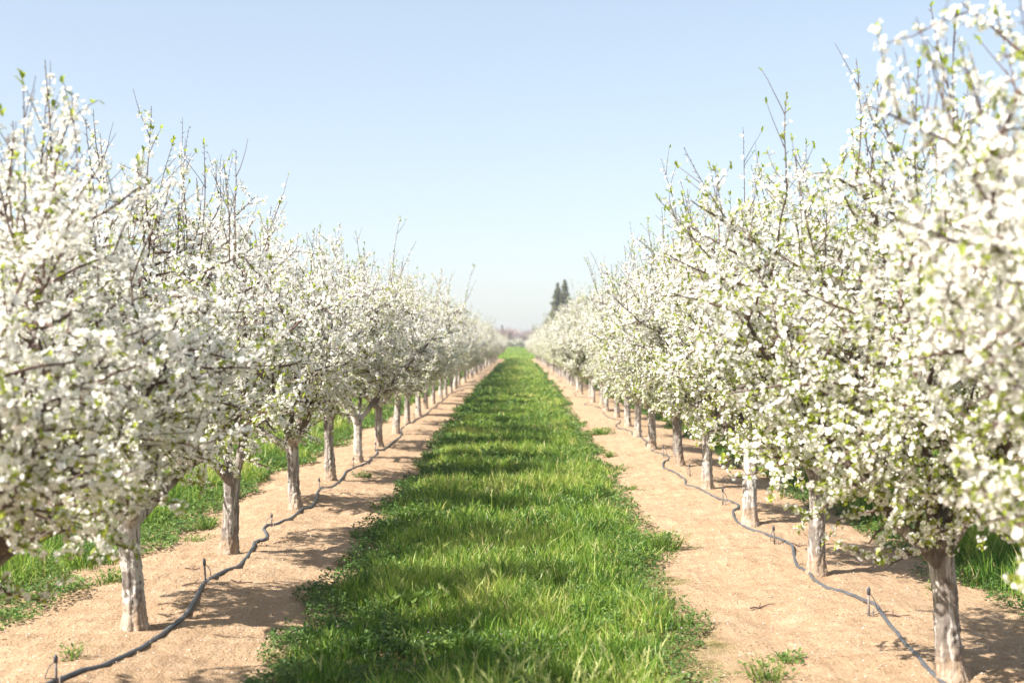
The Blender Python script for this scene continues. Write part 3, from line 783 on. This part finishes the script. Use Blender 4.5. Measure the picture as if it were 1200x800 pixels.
def build_irrigation():
    for side, pix, xfar, rad, lab in (('left', LEFT_HOSE, -2.25, .0145, 'thick dark grey irrigation hose winding past the left trunks'),
                                     ('right', RIGHT_HOSE, 2.2, .0125, 'thin shiny grey irrigation hose snaking past the right trunks')):
        G = [tuple(at(*p)[:2]) for p in pix]
        y = G[-1][1]+2.0
        while y < 150:
            G.append((xfar+.22*math.sin(y*.8)+.1*math.sin(y*2.1), y)); y += 1.6 if y < 60 else 4
        C = catmull(G)
        z = ground_z(C[:, 0], C[:, 1]); zs = z.copy()
        for _ in range(5): zs[1:-1] = .25*zs[:-2]+.5*zs[1:-1]+.25*zs[2:]
        z = np.maximum(zs, z-.004)+rad*(.45+.45*noise(C[:, 0]*0, C[:, 1], 1.7, 5))+.006*np.clip(noise(C[:, 0], C[:, 1], 2.3, 2), 0, 1)
        Tb = Tubes(); Tb.add(np.column_stack([C, z]), np.full(len(C), rad), 12)
        obj('irrigation_hose', Tb.mesh('irrigation_hose', M['hose']), label=lab, category='hose')
    stakes = [
     (66, 800, 768, 'l', 'sprinkler stake with a dark cap at the bottom left corner'),
     (241, 684, 655, 'l', 'sprinkler stake where the left hose bends right of the nearest full trunk'),
     (318, 617, 602, 'l', 'sprinkler stake at the small S bend between the second and third left trunks'),
     (375, 576, 560, 'l', 'sprinkler stake in front of the fourth left trunk'),
     (414, 546, 535, 'l', 'small sprinkler stake by the fifth left trunk'),
     (440, 529, 518, 'l', 'small sprinkler stake by the sixth left trunk'),
     (486, 493, 483, 'l', 'tiny distant sprinkler stake among the left trunks'),
     (1018, 722, 688, 'r', 'tallest sprinkler stake at the right hose, near the corner trunk'),
     (908, 637, 616, 'r', 'sprinkler stake on the right hose left of the second right trunk'),
     (847, 592, 572, 'r', 'sprinkler stake on the right hose left of the third right trunk'),
     (809, 560, 545, 'r', 'sprinkler stake on the right hose left of the fourth right trunk'),
     (778, 535, 521, 'r', 'small sprinkler stake on the right hose by the fifth right trunk'),
     (752, 514, 505, 'r', 'tiny sprinkler stake on the right hose by the sixth right trunk'),
    ]
    for i, (px, py, top, sd, lab) in enumerate(stakes):
        c = at(px, py); h = (py-top)/(py-VPY)*CAM_H
        root = empty('sprinkler_stake', c, lab, 'sprinkler', 'sprinkler stakes along the irrigation hoses')
        tl = random.uniform(-.09, .09)
        Tb = Tubes(); Tb.add([(0, 0, -.06), (tl*h*.5, .0, h*.5), (tl*h, .004, h*.93)], [.008, .0078, .0068], 8); obj('stake', Tb.mesh('stake', M['stake']), root)
        Tb = Tubes(); Tb.add([(tl*h*.72, 0, h*.72), (tl*h*.74, 0, h*.74), (tl*h*.9, 0, h*.92), (tl*h, 0, h*.96), (tl*h, 0, h)], [.006, .0115, .0115, .007, .004], 8); obj('emitter', Tb.mesh('emitter', M['emitter']), root)
        s = 1 if i % 2 else -1
        Tb = Tubes(); Tb.add(catmull([(tl*h*.75, 0, h*.78), (.03*s, -.01, h*.6), (.045*s, -.03, h*.25), (.02*s, -.02, .03), (-.02*s, .0, .02)], 5), np.full(21, .0028), 6); obj('feeder_tube', Tb.mesh('feeder_tube', M['emitter']), root)
        Tb = Tubes(); Tb.add([(.025, -.015, -.05), (.024, -.015, h*.22), (.03, -.012, h*.3)], [.005, .005, .003], 6); obj('peg', Tb.mesh('peg', M['stake']), root)
    # rusty marker leaning behind the corner trunk
    c = at(1104, 762)
    root = empty('marker_stick', c, 'short rusty orange marker stick leaning behind the corner trunk', 'marker')
    Tb = Tubes(); Tb.add([(0, 0, -.05), (.004, 0, .06), (.0, .0, .1)], [.011, .011, .008], 6); obj('shaft', Tb.mesh('shaft', M['rust']), root)
    # fallen twigs
    tw = [(226, 668, .10, .4, 'short forked fallen twig on soil above the left hose bend'),
          (232, 684, .2, .25, 'thin fallen twig just left of the left hose bend'),
          (283, 684, .16, .1, 'thin fallen twig on the soil right of the left hose bend'),
          (894, 712, .2, .35, 'dark fallen twig on bare soil between the grass and the right hose'),
          (1050, 722, .16, -.2, 'fallen twig lying right of the tallest sprinkler stake'),
          (937, 640, .14, -.5, 'curved fallen twig beside the second right trunk')]
    for px, py, ln, a, lab in tw:
        c = at(px, py); k = np.linspace(-.5, .5, 6)
        x = k*ln*math.cos(a)+rng.normal(0, .008, 6); y = k*ln*math.sin(a)+rng.normal(0, .012, 6)
        z = ground_z(x+c.x, y+c.y)-c.z+.006+np.abs(k)*.02
        Tb = Tubes(); Tb.add(np.column_stack([x, y, z]), np.linspace(.006, .003, 6), 6)
        Tb.add([(x[2], y[2], z[2]), (x[2]+.02, y[2]+.05, z[2]+.02)], [.004, .002], 5)
        obj('fallen_twig', Tb.mesh('fallen_twig', M['twig']), None, c, label=lab, category='twig', group='fallen twigs on the bare soil')

# ------------------------------------------------------------------ far things
def conifer(x, y, H, rad, label, seed, n=5200):
    r = np.random.default_rng(seed); z0 = float(ground_z(x, y))
    root = empty('conifer', (x, y, z0), label, 'tree', 'dark conifers beyond the orchard')
    Tb = Tubes(); Tb.add([(0, 0, -.3), (0, 0, H*.5), (.0, 0, H*.98)], [H*.022, H*.012, .02], 8); obj('trunk', Tb.mesh('trunk', M['bark']), root)
    lev = np.sort(r.random(95)**.9)            # branch whorls
    V = []; Q = []; T = []; b = 0
    for t in lev:
        h = H*(.06+.94*t); L = rad*(1-t)**1.05*r.uniform(.55, 1.2)+.06
        for a in r.uniform(0, 6.283, int(r.integers(4, 8))):
            LL = L*r.uniform(.5, 1.15); m = int(8+LL*13)
            s = r.random(m)**.7*LL
            px = s*math.cos(a)+r.normal(0, .04+.1*LL, m); py = s*math.sin(a)+r.normal(0, .04+.1*LL, m)
            pz = h-.35*s*r.uniform(.4, 1)+r.normal(0, .1, m)
            az = a+r.normal(0, .6, m); sz = r.uniform(.25, .6, m)*np.clip(.4+LL, .5, 1)
            v, q, tn = leaflets(np.column_stack([px, py, pz]), sz, .55, az, r.normal(-.25, .4, m), np.clip(r.normal(.45, .3, m), 0, 1))
            V.append(v); Q.append(q+b); T.append(tn); b += len(v)
    obj('crown', mesh_np('crown', np.concatenate(V), [(np.concatenate(Q), 0)], [M['conifer']], False, {'tone': np.concatenate(T)}), root)

def build_far():
    conifer(7.6, 240, 13.2, 3.3, 'left one of the two tall dark conifers rising behind the right row', 1)
    conifer(9.05, 243, 13.9, 3.3, 'taller right one of the two dark conifers rising behind the right row', 2)
    conifer(-9.0, 432, 8.4, 1.6, 'tiny dark conifer tip just above the far end of the left row', 3)
    conifer(-5.2, 440, 7.9, 1.5, 'tiny pale conifer tip left of centre above the bare treeline', 4)
    conifer(5.6, 436, 7.6, 1.5, 'tiny dark conifer tip right of centre above the bare treeline', 5)
    # bare mauve treeline
    r = np.random.default_rng(9); V = []; Q = []; b = 0
    for i in range(190):
        x = r.uniform(-75, 75); y = r.uniform(418, 450); z0 = float(ground_z(x, y)); H = r.uniform(5.2, 7.2)
        m = 300
        base = np.column_stack([r.normal(0, .5, m), r.normal(0, .5, m), r.uniform(.0, .75, m)*H])
        az = r.uniform(0, 6.283, m); el = r.uniform(.4, 1.4, m); L = r.uniform(.8, 2.6, m)*H/6
        tip = base+np.column_stack([np.cos(az)*np.cos(el), np.sin(az)*np.cos(el), np.sin(el)])*L[:, None]*[1.4, 1.4, 1]
        base = np.concatenate([base, [[0, 0, 0]]]); tip = np.concatenate([tip, [[0, 0, H*.6]]])
        w = np.append(r.uniform(.06, .14, m), .35)[:, None]
        s = np.column_stack([np.cos(az), -np.sin(az), az*0]); s = np.concatenate([s, [[1, 0, 0]]])
        o = np.array([x, y, z0])
        vv = np.stack([base-s*w/2, base+s*w/2, tip+s*w*.2, tip-s*w*.2], 1)+o
        V.append(vv.reshape(-1, 3)); Q.append(np.arange(len(vv))[:, None]*4+np.arange(4)[None]+b); b += len(vv)*4
    me = mesh_np('bare_treeline', np.concatenate(V), [(np.concatenate(Q), 0)], [M['bare']])
    obj('bare_treeline', me, kind='stuff', label='hazy mauve line of bare trees along the horizon', category='treeline')

# ------------------------------------------------------------------ air, light, camera
HAZE = .0005
def build_haze():
    x, y0, y1, z0, z1 = 1210, -50, 1410, -1.5, 17
    v = [(sx, sy, sz) for sz in (z0, z1) for sx, sy in ((-x, y0), (x, y0), (x, y1), (-x, y1))]
    me = bpy.data.meshes.new('haze')
    me.from_pydata(v, [], [(3, 2, 1, 0), (4, 5, 6, 7), (0, 1, 5, 4), (1, 2, 6, 5), (2, 3, 7, 6), (3, 0, 4, 7)])
    m, nt, out = new_mat('haze_air')
    p = nt.nodes.new('ShaderNodeVolumePrincipled'); p.inputs['Color'].default_value = (.86, .92, 1, 1)
    p.inputs['Density'].default_value = HAZE; p.inputs['Anisotropy'].default_value = .2
    nt.links.new(p.outputs[0], out.inputs['Volume']); me.materials.append(m)
    obj('haze', me, kind='stuff', label='thin pale haze filling the air over the orchard', category='haze')

def build_light():
    w = bpy.data.worlds.new('World'); scene.world = w; w.use_nodes = True
    nt = w.node_tree; nt.nodes.clear()
    out = nt.nodes.new('ShaderNodeOutputWorld'); bg = nt.nodes.new('ShaderNodeBackground')
    sky = nt.nodes.new('ShaderNodeTexSky'); sky.sky_type = 'NISHITA'; sky.sun_disc = False
    to_sun = Vector((-math.cos(R(SHADOW_AZ))*math.cos(R(SUN_EL)), -math.sin(R(SHADOW_AZ))*math.cos(R(SUN_EL)), math.sin(R(SUN_EL))))
    sky.sun_elevation = R(SUN_EL); sky.sun_rotation = math.atan2(to_sun.x, to_sun.y)
    sky.altitude = 50; sky.air_density = .9; sky.dust_density = 1.4; sky.ozone_density = 1.4
    bg.inputs['Strength'].default_value = .132
    hs = nt.nodes.new('ShaderNodeGamma'); hs.inputs['Gamma'].default_value = .55
    nt.links.new(sky.outputs[0], hs.inputs['Color']); nt.links.new(hs.outputs[0], bg.inputs[0]); nt.links.new(bg.outputs[0], out.inputs[0])
    L = bpy.data.lights.new('sun', 'SUN'); L.energy = 4.1; L.angle = R(.53); L.color = (1, .935, .84)
    o = bpy.data.objects.new('sun', L); COL.objects.link(o)
    o.rotation_euler = to_sun.to_track_quat('Z', 'Y').to_euler()

def build_camera():
    cd = bpy.data.cameras.new('camera'); o = bpy.data.objects.new('camera', cd); COL.objects.link(o)
    o.location = (0, 0, CAM_H); o.rotation_euler = (R(90), 0, 0)
    cd.sensor_width = 36; cd.lens = FPX/1200*36
    cd.shift_x = -(VPX-600)/1200; cd.shift_y = (VPY-400)/1200
    cd.clip_start = .05; cd.clip_end = 5000
    cd.dof.use_dof = True; cd.dof.focus_distance = 10.5; cd.dof.aperture_fstop = 2.2
    scene.camera = o

build_materials()
build_ground()
build_cover()
build_tufts()
build_trees()
build_irrigation()
build_far()
build_haze()
build_light()
build_camera()

scene.render.engine = 'CYCLES'
scene.cycles.use_denoising = True
scene.cycles.denoiser = 'OPENIMAGEDENOISE'
scene.cycles.denoising_input_passes = 'RGB_ALBEDO_NORMAL'
scene.cycles.denoising_prefilter = 'ACCURATE'
scene.cycles.sample_clamp_indirect = 4
scene.cycles.max_bounces = 8
scene.cycles.diffuse_bounces = 5
scene.cycles.transmission_bounces = 5
scene.cycles.glossy_bounces = 2
scene.cycles.volume_bounces = 0
scene.cycles.use_adaptive_sampling = False
scene.view_settings.view_transform = 'Standard'
scene.view_settings.look = 'None'
scene.view_settings.gamma = 1
scene.view_settings.use_curve_mapping = False
scene.view_settings.exposure = 1.7
